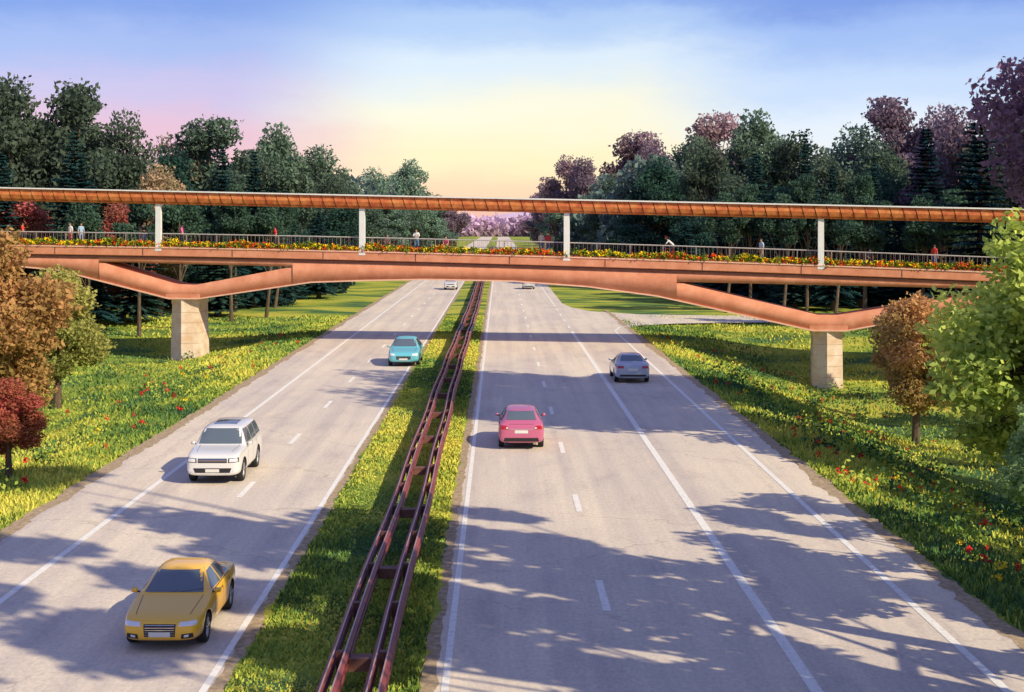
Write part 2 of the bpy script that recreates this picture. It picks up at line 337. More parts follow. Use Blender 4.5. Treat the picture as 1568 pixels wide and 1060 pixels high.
place(T_tall,'tall_tree',29.2,64,37,6.8,6.2,(.30,.24,.28),3.2,22)
place(T_tall,'tall_tree',31,53,38,6.8,6.2,(.30,.24,.28),.2,22)
# open-crowned roadside trees beside the viewpoint (out of frame, they shade the road)
T_open=[decid(340+i,20,5.8,7600,.19,.60,.38,16,(.12,.24),(.40,1.05),.75,.2,.7) for i in range(4)]
for i,(x,y,h,rad) in enumerate([(19.5,22,14,5.2),(20.5,32,14,5.0),(21.5,41,13,4.6),(19,11,15,5.2),(25,25,19,5.4),(18.2,22,26,6.0),(17.6,12,26,6.0),(19,17,34,6.6),(20,6,34,6.6),(25,12,22,6),(18.5,26,37,6.8),(24,34,18,5.2),(18.2,3,19,5.6),(33,57,17,5),(36,72,15,5),(38,86,15,5),(42,98,16,5),(30,47,13,4.5),(21,-3,38,7)]):
    place(T_open[i%4],'roadside_tree',x,y,h+1.5,rad,5.8,(.16,.24,.07),None,20)
def mass(name,blobs,leaf,per,col,seed):
    r=np.random.default_rng(seed);b=MB()
    for (x,y,z,rx,rz_) in blobs:
        n=int(per);d=r.normal(size=(n,3));d/=np.linalg.norm(d,axis=1)[:,None];k=r.random(n)**.3
        lump=1+.2*np.sin(d[:,0]*6+x)*np.sin(d[:,2]*5+y)
        c=np.array([x,y,z])+d*np.array([rx,rx,rz_])*(k*lump)[:,None]
        c=c[c[:,2]>-.5];sh=np.clip(.35+.3*(c[:,2]-z)/rz_+r.normal(0,.13,len(c))+r.normal(0,.12),0,1)  # upper leaves lightened in colour, as if lit from above
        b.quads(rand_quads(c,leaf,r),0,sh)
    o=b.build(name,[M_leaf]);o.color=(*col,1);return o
r=np.random.default_rng(77)
bl=[]
for s in(-1,1):
    for i in range(95):
        x=s*(24+r.random()*55);y=166+r.random()*22 if abs(x)>27 else 185+r.random()*60
        bl.append((x,y,1.4,r.uniform(2,4),r.uniform(2.0,5)))
mass('forest_undergrowth',bl,.42,560,(.05,.10,.09),1)  # dark leaf colour paints in the shade beneath the trees
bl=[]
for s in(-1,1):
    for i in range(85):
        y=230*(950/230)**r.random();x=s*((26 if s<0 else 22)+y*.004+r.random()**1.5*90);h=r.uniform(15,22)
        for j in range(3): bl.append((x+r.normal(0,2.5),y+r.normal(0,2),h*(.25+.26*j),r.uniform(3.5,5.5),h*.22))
mass('distant_forest',bl,.75,320,(.18,.25,.22),2)  # lightened, greyed leaf colour stands in for distance haze
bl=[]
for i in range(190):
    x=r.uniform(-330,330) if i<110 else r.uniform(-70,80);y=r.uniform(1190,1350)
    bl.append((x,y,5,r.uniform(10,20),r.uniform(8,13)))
mass('distant_treeline',bl,2.4,240,(.62,.44,.56),3)  # pale pinkish leaf colour paints haze over the far trees
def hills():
    b=MB();xs=np.linspace(-2600,2600,140);top=26+9*np.sin(xs*.004+1)+5*np.sin(xs*.013)+3*np.sin(xs*.041)
    P0=np.stack([xs,0*xs+2900,0*xs-5],-1);P1=np.stack([xs,0*xs+3300,top],-1);b.loft([P0,P1],closed=False)
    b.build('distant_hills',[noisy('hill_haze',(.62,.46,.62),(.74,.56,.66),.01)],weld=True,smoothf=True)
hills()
# ------------------------------------------------------------------ guardrail
def guardrail():
    M=noisy('weathered_steel',(.15,.025,.022),(.34,.08,.065),3,.45,.1,(1,.3,1),metal=.2)
    Mp=noisy('post_steel',(.13,.05,.04),(.24,.11,.08),5,.7)
    Me=mat('rail_highlight',(.55,.36,.32),.4,.4)  # pale strip colour paints the highlight lines along the rails
    root=empty('guardrail',(0,0,0))
    prof=[(0,.82),(.085,.765),(.085,.70),(.0,.64),(.085,.58),(.085,.51),(0,.455)]
    ys=np.arange(14,620,3.81)
    def wob(y): return .07*math.sin(y*.05)+.03*math.sin(y*.31)
    for nm,x0,sg in(('rail_west',-3.45,-1),('rail_east',-2.35,1)):
        b=MB()
        for f in((lambda px:sg*px),(lambda px:sg*(px-.012)),(lambda px:-sg*(px+.22)),(lambda px:-sg*(px+.208))):
            R=[[[x0+wob(y)+f(px),y,pz] for px,pz in prof] for y in ys];b.loft(R,closed=False)
        b.build(nm,[M],parent=root)
        b=MB()
        for q in(0,-sg*.22): b.loft([[[x0+wob(y)+q+a*.014,y,.825+c*.01] for a,c in((-1,-1),(1,-1),(1,1),(-1,1))] for y in ys],0,.5,True)
        b.build(nm+'_highlight',[Me],parent=root)
        b=MB()
        for y in np.arange(14,330,3.81):
            b.box((x0+wob(y)-sg*.11,y,.38),(.15,.16,.84))
        b.build(nm+'_posts',[Mp],parent=root)
    b=MB()
    for i,y in enumerate(np.arange(14,330,3.81)):
        if i%2==0:b.box((-2.9+wob(y),y,.56),(.50,.36,.26))
    b.build('cross_blocks',[Mp],parent=root)
guardrail()
# ------------------------------------------------------------------ bridge
YAW=-math.atan(.128);BR=empty('pedestrian_bridge',(0,114,0),YAW)
def zd(u): return 7.15-.0249*u-.00018*u*u
def zc(u): return 11.69-.0233*u
def BW(u,v,z):
    c,s=math.cos(YAW),math.sin(YAW);return (u*c-v*s,114+u*s+v*c,z)
def bridge():
    Mc=noisy('terracotta_concrete',(.60,.235,.135),(.78,.36,.225),.9,.95,.08,(1,1,1),c3=(.69,.29,.17),spec=.1)
    Md=noisy('shadow_joint',(.10,.035,.03),(.14,.05,.04),2)
    Mt=noisy('edge_trim',(.78,.44,.30),(.87,.56,.41),2,.8)
    Mw=noisy('weathered_wood',(.50,.10,.04),(.80,.32,.10),1.6,.7,.1,(1,1,1),c3=(.66,.19,.06))
    Mw2=noisy('wood_dark',(.22,.055,.03),(.32,.09,.045),2,.7)
    Mwh=noisy('white_steel',(.76,.78,.78),(.86,.86,.84),2,.5)
    Mr=noisy('railing_metal',(.36,.28,.25),(.52,.42,.38),4,.45,metal=.2)
    Mst=noisy('pier_stone',(.62,.42,.26),(.80,.68,.56),1.1,.85,.2)
    us=np.arange(-62,62.1,.5)
    lowp=np.array([(-62,6.0),(-40.5,6.05),(-37.0,5.75),(-27.5,3.45),(-25.0,3.45),(-15.5,4.85),(-11,5.02),(-6,5.13),(1,5.03),(7,4.62),(12.5,3.90),(24.5,1.30),(27,1.30),(38,3.45),(43,4.3),(62,4.2)])
    lo=lambda u:np.interp(u,lowp[:,0],lowp[:,1])
    def holes(u):
        if -33.2<u<-17.2:
            top=np.interp(u,[-33.4,-17.0],[6.48,6.12]);bot=np.interp(u,[-33.4,-27.2,-25.4,-17.0],[6.48,4.62,4.56,6.12]);return top,bot
        if 14.2<u<38.8:
            top=np.interp(u,[14.0,39.0],[5.05,4.6]);bot=np.interp(u,[14.0,25.0,26.5,39.0],[5.05,2.45,2.45,4.6]);return top,bot
        return None
    b=MB()
    def solid(u0,u1,zt0,zt1,zb0,zb1,v0,v1):
        P=[[(u0,v0,zb0),(u1,v0,zb1),(u1,v0,zt1),(u0,v0,zt0)],[(u0,v1,zb0),(u0,v1,zt0),(u1,v1,zt1),(u1,v1,zb1)],
           [(u0,v0,zt0),(u1,v0,zt1),(u1,v1,zt1),(u0,v1,zt0)],[(u0,v0,zb0),(u0,v1,zb0),(u1,v1,zb1),(u1,v0,zb1)]]
        b.quads(P)
    for a,c in zip(us[:-1],us[1:]):
        ta,tc=zd(a)-.80,zd(c)-.80
        ha,hc=holes(a),holes(c)
        if ha is None and hc is None: solid(a,c,ta,tc,lo(a),lo(c),.22,3.78)
        else:
            if ha is None: ha=(hc[0],hc[0])
            if hc is None: hc=(ha[0],ha[0])
            if ta>max(ha[0],ha[1])+.02: solid(a,c,ta,tc,max(ha[0],ha[1]),max(hc[0],hc[1]),.22,3.78)
            solid(a,c,min(ha[1],ha[0]),min(hc[1],hc[0]),lo(a),lo(c),.3,3.7)
    b.build('haunched_girder',[Mc],parent=BR,weld=True)
    def sect(pts,m,nm,zf,step=us):
        b=MB();b.loft([[(u,v,zf(u)+z) for v,z in pts] for u in step],0,.5,True,False);return b.build(nm,[m],parent=BR,weld=False)
    sect([(0,-.10),(0,-.72),(.12,-.78),(3.88,-.78),(4,-.72),(4,-.10)],Mc,'deck_fascia',zd)
    sect([(-.06,.0),(-.06,-.10),(4.06,-.10),(4.06,.0)],Mt,'deck_edge_trim',zd)  # paler tone puts a highlight line into the deck's top edge
    sect([(.10,-.785),(.10,-.93),(3.9,-.93),(3.9,-.785)],Md,'shadow_joint',zd)  # dark strip paints the recess shadow below the fascia
    sect([(0.02,.002),(0.02,.10),(.42,.10),(.42,.002)],Mw2,'planter_curb',zd)
    b=MB()
    b.loft([[(u,v,lo(u)+z) for v,z in((.18,.07),(.18,-.04),(3.82,-.04),(3.82,.07))] for u in us],0,.5,True);b.build('arch_lip',[Mt],parent=BR)
    for nm,v,hh in(('near_railing',.50,1.08),('far_railing',3.8,1.08)):
        b=MB()
        for z in(hh,.14): b.loft([[(u,v+a*.025,zd(u)+z+c*.025) for a,c in((-1,-1),(1,-1),(1,1),(-1,1))] for u in us[::2]],0,.5,True)
        for u in np.arange(-60,60,.34): b.box((u,v,zd(u)+hh/2+.05),(.014,.014,hh-.1))
        for u in np.arange(-60,60,2.6): b.box((u+.13,v,zd(u)+hh/2),(.05,.05,hh+.04))
        b.build(nm,[Mr],parent=BR)
    b=MB();b.loft([[(u,.5+a*.04,zd(u)+1.12+c*.015) for a,c in((-1,-1),(1,-1),(1,1),(-1,1))] for u in us[::2]],0,.5,True);b.build('handrail_cap',[Mwh],parent=BR)
    uc=np.arange(-62,62.1,1)
    b=MB();pts=[(-.35,-.12),(-.42,-.5),(-.22,-1.0),(.1,-1.12),(.5,-1.0),(.7,-.3),(3.6,-.3),(4.3,-.12)]
    b.loft([[(u,v,zc(u)+z) for v,z in pts] for u in uc],0,.5,True);b.build('canopy_beam',[Mw2],parent=BR)
    b=MB()
    for k,u in enumerate(np.arange(-61,61,.95)):
        wdt=.87;sl=.30
        row=[(-.40,-.125),(-.47,-.32),(-.47,-.6),(-.34,-.9),(-.10,-1.12)]
        R1=[(u+sl*(-z),v,zc(u)+z) for v,z in row];R2=[(u+wdt+sl*(-z),v+.03,zc(u)+z) for v,z in row]
        R1b=[(x,v+.06,z) for x,v,z in R1];R2b=[(x,v+.06,z) for x,v,z in R2]
        b.loft([R1b,R1,R2,R2b],0,.5,False)
    b.build('canopy_slats',[Mw],parent=BR)
    b=MB();b.loft([[(u,v,zc(u)+z) for v,z in((-.62,0),(-.62,-.11),(4.5,-.11),(4.5,0))] for u in uc],0,.5,True);b.build('canopy_roof_edge',[Mwh],parent=BR)
    b=MB()
    for u in(-45.5,-28.3,-11.2,5.35,25.1,45):
        zt=zc(u)-.75;zb=zd(u)+.02
        b.loft([[(u+a*w,.14+c*.16,z) for a,c in((-1,-1),(1,-1),(1,1),(-1,1))] for w,z in((.27,zb-.35),(.27,zb+.05),(.23,zb+.1),(.22,zt),(.32,zt+.12))],0,.5,True)
    b.build('canopy_posts',[Mwh],parent=BR)
    b=MB()
    for u in np.arange(-60,60,7.6): b.box((u,-.008,zd(u)-.41),(.05,.03,.60))
    b.build('expansion_joints',[Md],parent=BR)
    for nm,u,zt,zb,w0,w1 in(('pier_west',-26.3,3.51,-2.2,1.14,1.28),('pier_east',25.7,1.37,-4.3,1.10,1.16)):
        b=MB()
        ring=lambda w,z,k:[(u-w,.95,z),(u-w*.1,.25-k,z),(u+w,.8,z),(u+w,3.2,z),(u-w*.1,3.7+k,z),(u-w,3.1,z)]
        zs=[zb,zb+.55,zb+.56,zt-.5,zt-.49,zt]
        ws=[w1*1.06,w1*1.06,w1,w0,w0*1.06,w0*1.06]
        b.loft([ring(w,z,0) for w,z in zip(ws,zs)],0,.5,True)
        for q in np.arange(zb+1.1,zt-.6,.85):
            f=(q-zb)/(zt-zb);w=w1+(w0-w1)*f
            b.loft([ring(w+.004,q,.004),ring(w+.004,q+.035,.004)],1,.5,True)
        b.build(nm,[Mst,noisy('stone_joint',(.4,.28,.18),(.5,.38,.27),3)],parent=BR)
        b=MB();b.box((u,2,zt+.15),(2.9,3.5,.35));b.build(nm+'_cap',[Mc],parent=BR)
bridge()
def flower_bed():
    r=np.random.default_rng(9);b=MB();n=5600;u=r.uniform(-60,60,n)
    keep=r.random(n)<(.7+.3*np.sin(u*.8)*np.sin(u*.23+1));u=u[keep];n=len(u)
    hh=.18+.34*(.5+.5*np.sin(u*1.7)*np.sin(u*.6+2))
    C_=np.array([BW(a,.20+r.uniform(-.2,.15),zd(a)+.08+r.random()*h_) for a,h_ in zip(u,hh)])
    t=r.random(n);patch=np.sin(u*.55)*.5+.5
    sh=np.where(t<.46,r.uniform(0,.28,n),np.where(t<.46+.34*patch+.06,r.uniform(.35,.58,n),r.uniform(.65,1,n)))
    rosettes(b,C_,np.where(sh<.3,.18,.15),sh,r,12,.5)
    m=shademat('bridge_flowers',[(0,(.06,.13,.03)),(.15,(.20,.26,.03)),(.3,(.36,.38,.04)),(.31,(.82,.03,.02)),(.6,(.90,.17,.03)),(.61,(.92,.65,.02)),(1,(.97,.78,.04))])
    b.build('bridge_flower_bed',[m])
flower_bed()
# ------------------------------------------------------------------ people
def person(name,u,v,face,pose,shirt,pants,hair=(.05,.03,.02),skin=(.5,.29,.2),long_sleeve=False,scale=1,dz=0,hat=None,skirt=False):
    J={'pelvis':(0,0,.95),'waist':(0,0,1.10),'chest':(0,.0,1.33),'neck':(0,0,1.50),'hb':(0,-.015,1.56)}
    for s,n in((1,'L'),(-1,'R')):
        J['sh'+n]=(s*.18,0,1.42);J['el'+n]=(s*.23,.02,1.15);J['wr'+n]=(s*.24,-.05,.90);J['ha'+n]=(s*.24,-.07,.82)
        J['hip'+n]=(s*.095,0,.90);J['kn'+n]=(s*.11,-.01,.50);J['an'+n]=(s*.11,.02,.09);J['to'+n]=(s*.12,-.15,.035)
    head=(0,-.02,1.63)
    if pose=='walk':
        J['knL']=(.10,-.16,.52);J['anL']=(.10,-.30,.11);J['toL']=(.10,-.46,.07);J['knR']=(-.10,.03,.50);J['anR']=(-.10,.30,.17);J['toR']=(-.10,.17,.04)
        J['elL']=(.23,.14,1.17);J['wrL']=(.22,.12,.93);J['haL']=(.22,.09,.86);J['elR']=(-.23,-.10,1.17);J['wrR']=(-.21,-.27,1.0);J['haR']=(-.20,-.34,.97)
    if pose=='lean':
        for s,n in((1,'L'),(-1,'R')):
            J['el'+n]=(s*.22,-.18,1.18);J['wr'+n]=(s*.12,-.36,1.19);J['ha'+n]=(s*.08,-.43,1.20)
        J['chest']=(0,-.10,1.31);J['neck']=(0,-.14,1.47);J['hb']=(0,-.16,1.53);head=(0,-.18,1.60);J['shL']=(.18,-.10,1.40);J['shR']=(-.18,-.10,1.40)
    if pose in('sit','cycle'):
        zs=.50 if pose=='sit' else .98
        k=.06 if pose=='sit' else .38
        J['pelvis']=(0,0,zs+.08);J['waist']=(0,-k*.35,zs+.24);J['chest']=(0,-k,zs+.44);J['neck']=(0,-k*1.4,zs+.60);J['hb']=(0,-k*1.5,zs+.66);head=(0,-k*1.55-.03,zs+.74)
        for s,n in((1,'L'),(-1,'R')):
            J['sh'+n]=(s*.18,-k*1.15,zs+.52);J['hip'+n]=(s*.09,0,zs+.04)
            if pose=='sit':
                J['kn'+n]=(s*.12,-.44,zs+.03);J['an'+n]=(s*.12,-.46,.10);J['to'+n]=(s*.12,-.62,.04);J['el'+n]=(s*.23,-.12,zs+.28);J['wr'+n]=(s*.16,-.32,zs+.17);J['ha'+n]=(s*.14,-.39,zs+.15)
            else:
                J['kn'+n]=(s*.12,-.38,.78 if s>0 else .60);J['an'+n]=(s*.11,-.16 if s>0 else -.22,.42 if s>0 else .20);J['to'+n]=(s*.11,-.30 if s>0 else -.36,.36 if s>0 else .15)
                J['el'+n]=(s*.24,-.62,zs+.30);J['wr'+n]=(s*.22,-.78,zs+.10);J['ha'+n]=(s*.21,-.84,zs+.06)
    rad={'pelvis':(.15,.11),'waist':(.135,.095),'chest':(.165,.11),'neck':(.055,.055),'hb':(.055,.06),'sh':(.068,.068),'el':(.045,.045),'wr':(.030,.028),'ha':(.034,.020),'hip':(.092,.092),'kn':(.060,.062),'an':(.042,.042),'to':(.042,.03)}
    names=list(J);idx={n:i for i,n in enumerate(names)}
    bones=[('pelvis','waist',1),('waist','chest',1),('chest','neck',1),('neck','hb',0)]
    for n in'LR': bones+=[('chest','sh'+n,1),('sh'+n,'el'+n,1),('el'+n,'wr'+n,1 if long_sleeve else 0),('wr'+n,'ha'+n,0),('pelvis','hip'+n,2),('hip'+n,'kn'+n,2),('kn'+n,'an'+n,2),('an'+n,'to'+n,3)]
    me=bpy.data.meshes.new(name+'_sk');me.from_pydata([J[n] for n in names],[(idx[a],idx[b]) for a,b,_ in bones],[])
    ob=bpy.data.objects.new(name+'_sk',me);COL.objects.link(ob)
    ob.modifiers.new('Skin','SKIN')
    if not me.skin_vertices:
        bpy.context.view_layer.objects.active=ob;ob.select_set(True);bpy.ops.mesh.customdata_skin_add()
    sd=me.skin_vertices[0].data
    for n in names:
        k=n if n in rad else n[:-1];sd[idx[n]].radius=rad[k];sd[idx[n]].use_root=(n=='pelvis')
    sb=ob.modifiers.new('Sub','SUBSURF');sb.levels=1;sb.render_levels=1
    bpy.context.view_layer.update()
    ev=ob.evaluated_get(bpy.context.evaluated_depsgraph_get());body=bpy.data.meshes.new_from_object(ev);bpy.data.objects.remove(ob)
    body.materials.clear()
    mats=[mat(name+'_skin',skin,.6),noisy(name+'_shirt',tuple(c*.85 for c in shirt),shirt,8,.9),noisy(name+'_trousers',tuple(c*.8 for c in pants),pants,8,.9),mat(name+'_shoes',(.05,.045,.04),.6),mat(name+'_hair',hair,.7),mat(name+'_eyes',(.02,.02,.02),.2)]
    for m in mats: body.materials.append(m)
    SB=[(Vector(J[a]),Vector(J[b_]),l) for a,b_,l in bones]
    for p in body.polygons:
        c=p.center;best=9;bi=1
        for a,b_,l in SB:
            d=b_-a;t=max(0,min(1,(c-a).dot(d)/d.length_squared));q=(c-(a+d*t)).length
            if q<best:best=q;bi=l
        p.material_index=bi;p.use_smooth=True
    root=empty(name);body.name=name+'_body'
    bo=bpy.data.objects.new('body',body);COL.objects.link(bo);bo.parent=root
    b=MB();hx=np.array(head)
    prof=[(-.115,.03,.035,-.03),(-.10,.045,.055,-.02),(-.06,.062,.078,-.008),(-.01,.072,.09,0),(.04,.076,.096,.005),(.085,.064,.082,.008),(.112,.036,.046,.01),(.121,.008,.01,.01)]
    T=np.arange(14)/14*2*np.pi
    rg=[[(hx[0]+a*math.cos(t),hx[1]+o+c*math.sin(t),hx[2]+z) for t in T] for z,a,c,o in prof];b.loft(rg,0,.5,True)
    hp=[(-.05,.066,.06,.045),(0,.079,.085,.022),(.045,.084,.100,.014),(.09,.073,.09,.012),(.122,.042,.052,.012),(.132,.008,.01,.012)]
    b.loft([[(hx[0]+a*math.cos(t),hx[1]+o+c*math.sin(t),hx[2]+z) for t in T] for z,a,c,o in hp],4,.5,True)
    b.tube(hx+[0,-.082,.012],hx+[0,-.112,-.022],.007,.015,0,6)
    for s in(-1,1):
        b.tube(hx+[s*.03,-.080,.008],hx+[s*.03,-.091,.008],.011,.008,5,6);b.tube(hx+[s*.070,0,-.025],hx+[s*.083,.012,.02],.012,.016,0,6)
    b.box(hx+[0,-.086,-.055],(.045,.012,.008),5)
    if hat: b.loft([[(hx[0]+a*math.cos(t),hx[1]+c*math.sin(t),hx[2]+z) for t in T] for z,a,c in((.03,.10,.125),(.07,.095,.12),(.12,.06,.08),(.14,.01,.012))],6,.5,True)
    for n,s in(('L',1),('R',-1)):
        w=np.array(J['wr'+n]);h=np.array(J['ha'+n]);d=(h-w)/np.linalg.norm(h-w);sd_=np.cross(d,[1,0,0]);sd_/=np.linalg.norm(sd_)
        inn=np.cross(sd_,d)
        for k,L in((-1.5,.062),(-.5,.075),(.5,.08),(1.5,.07)):
            a=h+d*.012+sd_*k*.017;m_=a+d*L*.55;e=m_+d*L*.35+inn*(-s)*.02
            b.tube(a,m_,.0095,.0085,0,5);b.tube(m_,e,.0085,.006,0,5)
        a=w+d*.03+sd_*.028;b.tube(a,a+sd_*.03+d*.035,.011,.009,0,5);b.tube(a+sd_*.03+d*.035,a+sd_*.032+d*.065,.009,.007,0,5)
    b.build('head_and_hands',mats+[mat(name+'_helmet',hat or (1,1,1),.4)],parent=root,weld=True,smoothf=True)
    root.location=BW(u,v,zd(u)+.004+dz);root.rotation_euler=(0,0,YAW+face);root.scale=(scale,)*3
    return root
H=math.pi/2
DK=(.03,.03,.04);BL=(.10,.20,.42);KH=(.45,.35,.23)
P=[(-40.6,1.2,H,'walk',(.75,.06,.04),(.05,.05,.07)),(-36.3,1.0,-H*.3,'stand',(.85,.8,.78),(.6,.15,.15)),(-35.4,1.1,H*.5,'stand',(.35,.5,.7),(.3,.35,.5)),
(-29.9,1.0,.2,'lean',(.03,.03,.035),(.25,.33,.5)),(-26.7,1.2,H,'walk',(.75,.14,.38),DK),(-18.7,1.1,-H,'walk',(.8,.04,.04),DK),
(-9.4,1.3,.3,'sit',(.15,.1,.1),DK),(-6.9,1.0,0,'lean',(.88,.88,.88),BL),(-4.5,1.3,-.3,'sit',(.75,.14,.25),KH),(3.8,1.0,.4,'stand',(.55,.06,.07),BL),(3.2,1.3,-.4,'stand',(.7,.66,.6),BL),
(20.6,1.0,-H*.6,'stand',(.5,.68,.85),KH),(33.8,1.1,math.pi*.8,'stand',(.65,.07,.05),(.12,.18,.4)),(29.0,2.0,H*.2,'sit',(.1,.1,.12),DK)]
for i,a in enumerate(P): person('pedestrian',*a,scale=1.08 if a[3]!='sit' else 1.0)
def bench(u,v,rz=0):
    Mb=noisy('bench_wood',(.10,.05,.03),(.17,.09,.05),6,.7);Mi=mat('bench_iron',(.03,.03,.03),.5,.6)
    root=empty('park_bench');b=MB()
    for k in range(4): b.box((0,-.2+k*.13-.02,.45),(1.6,.10,.035))
    b.build('seat',[Mb],parent=root);b=MB()
    for k in range(3): b.box((0,.27+k*.02,.58+k*.12),(1.6,.03,.09))
    b.build('backrest',[Mb],parent=root)
    for i,x in enumerate((-.7,.7)):
        b=MB();b.tube((x,-.22,0),(x,-.2,.43),.025,.025,0,6);b.tube((x,.2,0),(x,.32,.9),.025,.02,0,6);b.tube((x,-.22,.62),(x,.3,.62),.02,.02,0,6);b.tube((x,-.22,.43),(x,-.22,.62),.02,.02,0,6);b.tube((x,-.22,.42),(x,.24,.42),.02,.02,0,6);b.build('leg_%d'%(i+1),[Mi],parent=root)
    root.location=BW(u,v,zd(u)+.004);root.rotation_euler=(0,0,YAW+rz)
bench(-9.4,1.35,.3);bench(-4.5,1.35,-.3);bench(29,2.05,H*.2)
person('cyclist',13.8,1.2,-H,'cycle',(.88,.88,.88),(.05,.05,.07),hat=(.8,.03,.03))
def bicycle(u,v,face):
    root=empty('bicycle');Mt_=mat('bike_tyre',(.02,.02,.02),.8);Mf=mat('bike_frame',(.35,.04,.03),.4,.3);Ms=mat('bike_steel',(.6,.6,.6),.3,.9)
    def wheel(nm,y):
        b=MB();n=24
        for k in range(n):
            a,c=k/n*6.2832,(k+1)/n*6.2832
            p=lambda t,r_:(0,y+r_*math.cos(t),.34+r_*math.sin(t))
            b.tube(p(a,.325),p(c,.325),.02,.02,0,5);b.tube(p(a,.30),p(c,.30),.01,.01,1,4)
            if k%2==0:b.tube(p(a,.02),p(a,.30),.0025,.0025,1,3)
        b.tube((-.04,y,.34),(.04,y,.34),.025,.025,1,6);b.build(nm,[Mt_,Ms],parent=root)
    wheel('front_wheel',-.88);wheel('rear_wheel',.18)
    b=MB();bb=(0,-.26,.30);st=(0,-.10,.82);hd=(0,-.68,.86);hl=(0,-.72,.70)
    for a,c in((bb,st),(st,hd),(bb,hl),(hd,hl)): b.tube(a,c,.018,.018,0,6)
    for s in(-1,1):
        b.tube((s*.05,.18,.34),bb,.01,.01,0,5);b.tube((s*.05,.18,.34),st,.009,.009,0,5);b.tube((s*.05,-.88,.34),hl,.011,.012,0,5)
        b.tube((0,-.78,1.0),(s*.24,-.80,1.03),.012,.012,0,6)
        b.tube((0,-.26,.30),(s*.09,-.26+(.04*s),.30+.12*s),.012,.01,0,5)
    b.tube(hd,(0,-.78,1.0),.014,.014,0,6);b.tube(st,(0,-.07,.93),.014,.014,0,6);b.box((0,-.05,.96),(.13,.26,.05))
    b.build('frame',[Mf],parent=root);root.location=BW(u,v,zd(u)+.004);root.rotation_euler=(0,0,YAW+face)
bicycle(13.8,1.2,-H)
# ------------------------------------------------------------------ cars
M_glass=mat('car_glass',(.11,.14,.17),.06,0,0,1);M_tyre=mat('tyre_rubber',(.02,.02,.02),.85);M_rim=mat('wheel_alloy',(.55,.56,.58),.3,.8)  # lifted blue-grey glass base stands in for windscreen reflections
M_trim=mat('black_trim',(.02,.02,.022),.55);M_chrome=mat('chrome',(.7,.7,.7),.15,1);M_lamp=mat('headlamp_lens',(.8,.82,.85),.08,.1,1);M_red=mat('tail_lamp',(.45,.01,.01),.15,0,1)
M_plate=mat('licence_plate',(.75,.75,.7),.5);M_amber=mat('indicator_amber',(.8,.3,.02),.2);M_seam=mat('panel_seam',(.02,.02,.02),.9)
ST={
'sedan':[(-2.36,.66,.33,.46,.56,.52,.60),(-2.27,.80,.24,.47,.65,.64,.69),(-2.0,.88,.20,.50,.74,.72,.78),(-1.45,.92,.19,.54,.83,.76,.87),(-.98,.925,.19,.56,.89,.76,.95),(-.93,.925,.19,.56,.895,.75,.98),(-.28,.925,.19,.56,.92,.585,1.37),(-.1,.925,.19,.56,.925,.59,1.415),(.3,.925,.19,.57,.93,.60,1.44),(.85,.925,.19,.57,.94,.585,1.40),(1.02,.925,.20,.57,.95,.59,1.35),(1.62,.92,.21,.58,.98,.70,1.06),(1.70,.915,.21,.58,.98,.72,1.045),(2.1,.88,.24,.58,.96,.70,1.02),(2.29,.83,.27,.58,.88,.66,.94),(2.37,.72,.34,.52,.72,.56,.76)],
'suv':[(-2.38,.78,.36,.55,.80,.66,.90),(-2.31,.90,.30,.58,.94,.78,1.02),(-2.0,.94,.27,.62,1.04,.82,1.10),(-1.4,.96,.26,.65,1.09,.84,1.14),(-1.02,.965,.26,.66,1.12,.84,1.17),(-.96,.965,.26,.66,1.12,.83,1.21),(-.50,.965,.26,.66,1.14,.73,1.70),(-.36,.965,.26,.66,1.14,.73,1.79),(.3,.965,.26,.66,1.15,.74,1.83),(1.4,.96,.26,.66,1.16,.74,1.82),(2.05,.955,.27,.66,1.17,.73,1.79),(2.20,.95,.28,.66,1.17,.74,1.68),(2.33,.93,.30,.66,1.12,.80,1.20),(2.39,.86,.34,.62,1.0,.74,1.06)],
'hatch':[(-2.26,.66,.34,.48,.62,.52,.66),(-2.17,.80,.26,.50,.72,.64,.77),(-1.9,.88,.22,.54,.81,.72,.86),(-1.35,.92,.21,.58,.89,.76,.94),(-.95,.925,.21,.59,.94,.76,1.01),(-.90,.925,.21,.59,.945,.75,1.04),(-.30,.925,.21,.60,.97,.61,1.46),(-.12,.925,.21,.60,.975,.62,1.52),(.4,.925,.21,.61,.98,.63,1.56),(1.15,.925,.21,.61,1.0,.61,1.52),(1.5,.92,.22,.61,1.01,.60,1.45),(2.02,.90,.25,.62,1.02,.68,1.12),(2.15,.88,.27,.62,.98,.68,1.04),(2.24,.80,.33,.58,.86,.62,.90)],
}
WH={'sedan':(-1.45,1.38,.335),'suv':(-1.46,1.42,.385),'hatch':(-1.40,1.32,.345)}
def csect(st):
    y,hw,zl,zm,zb,ht,zt=st;h=zt-zb
    H_=[(0,zl),(hw*.84,zl),(hw*.975,zl+.10),(hw,zm),(hw*.985,zm+(zb-zm)*.7),(hw*.945,zb),(hw*.945*.94+ht*.06,zb+min(.03,h*.3)),(ht,zb+h*.80),(ht*.82,zb+h*.965),(0,zt)]
    return [(x,y,z) for x,z in H_]+[(-x,y,z) for x,z in H_[-2:0:-1]]
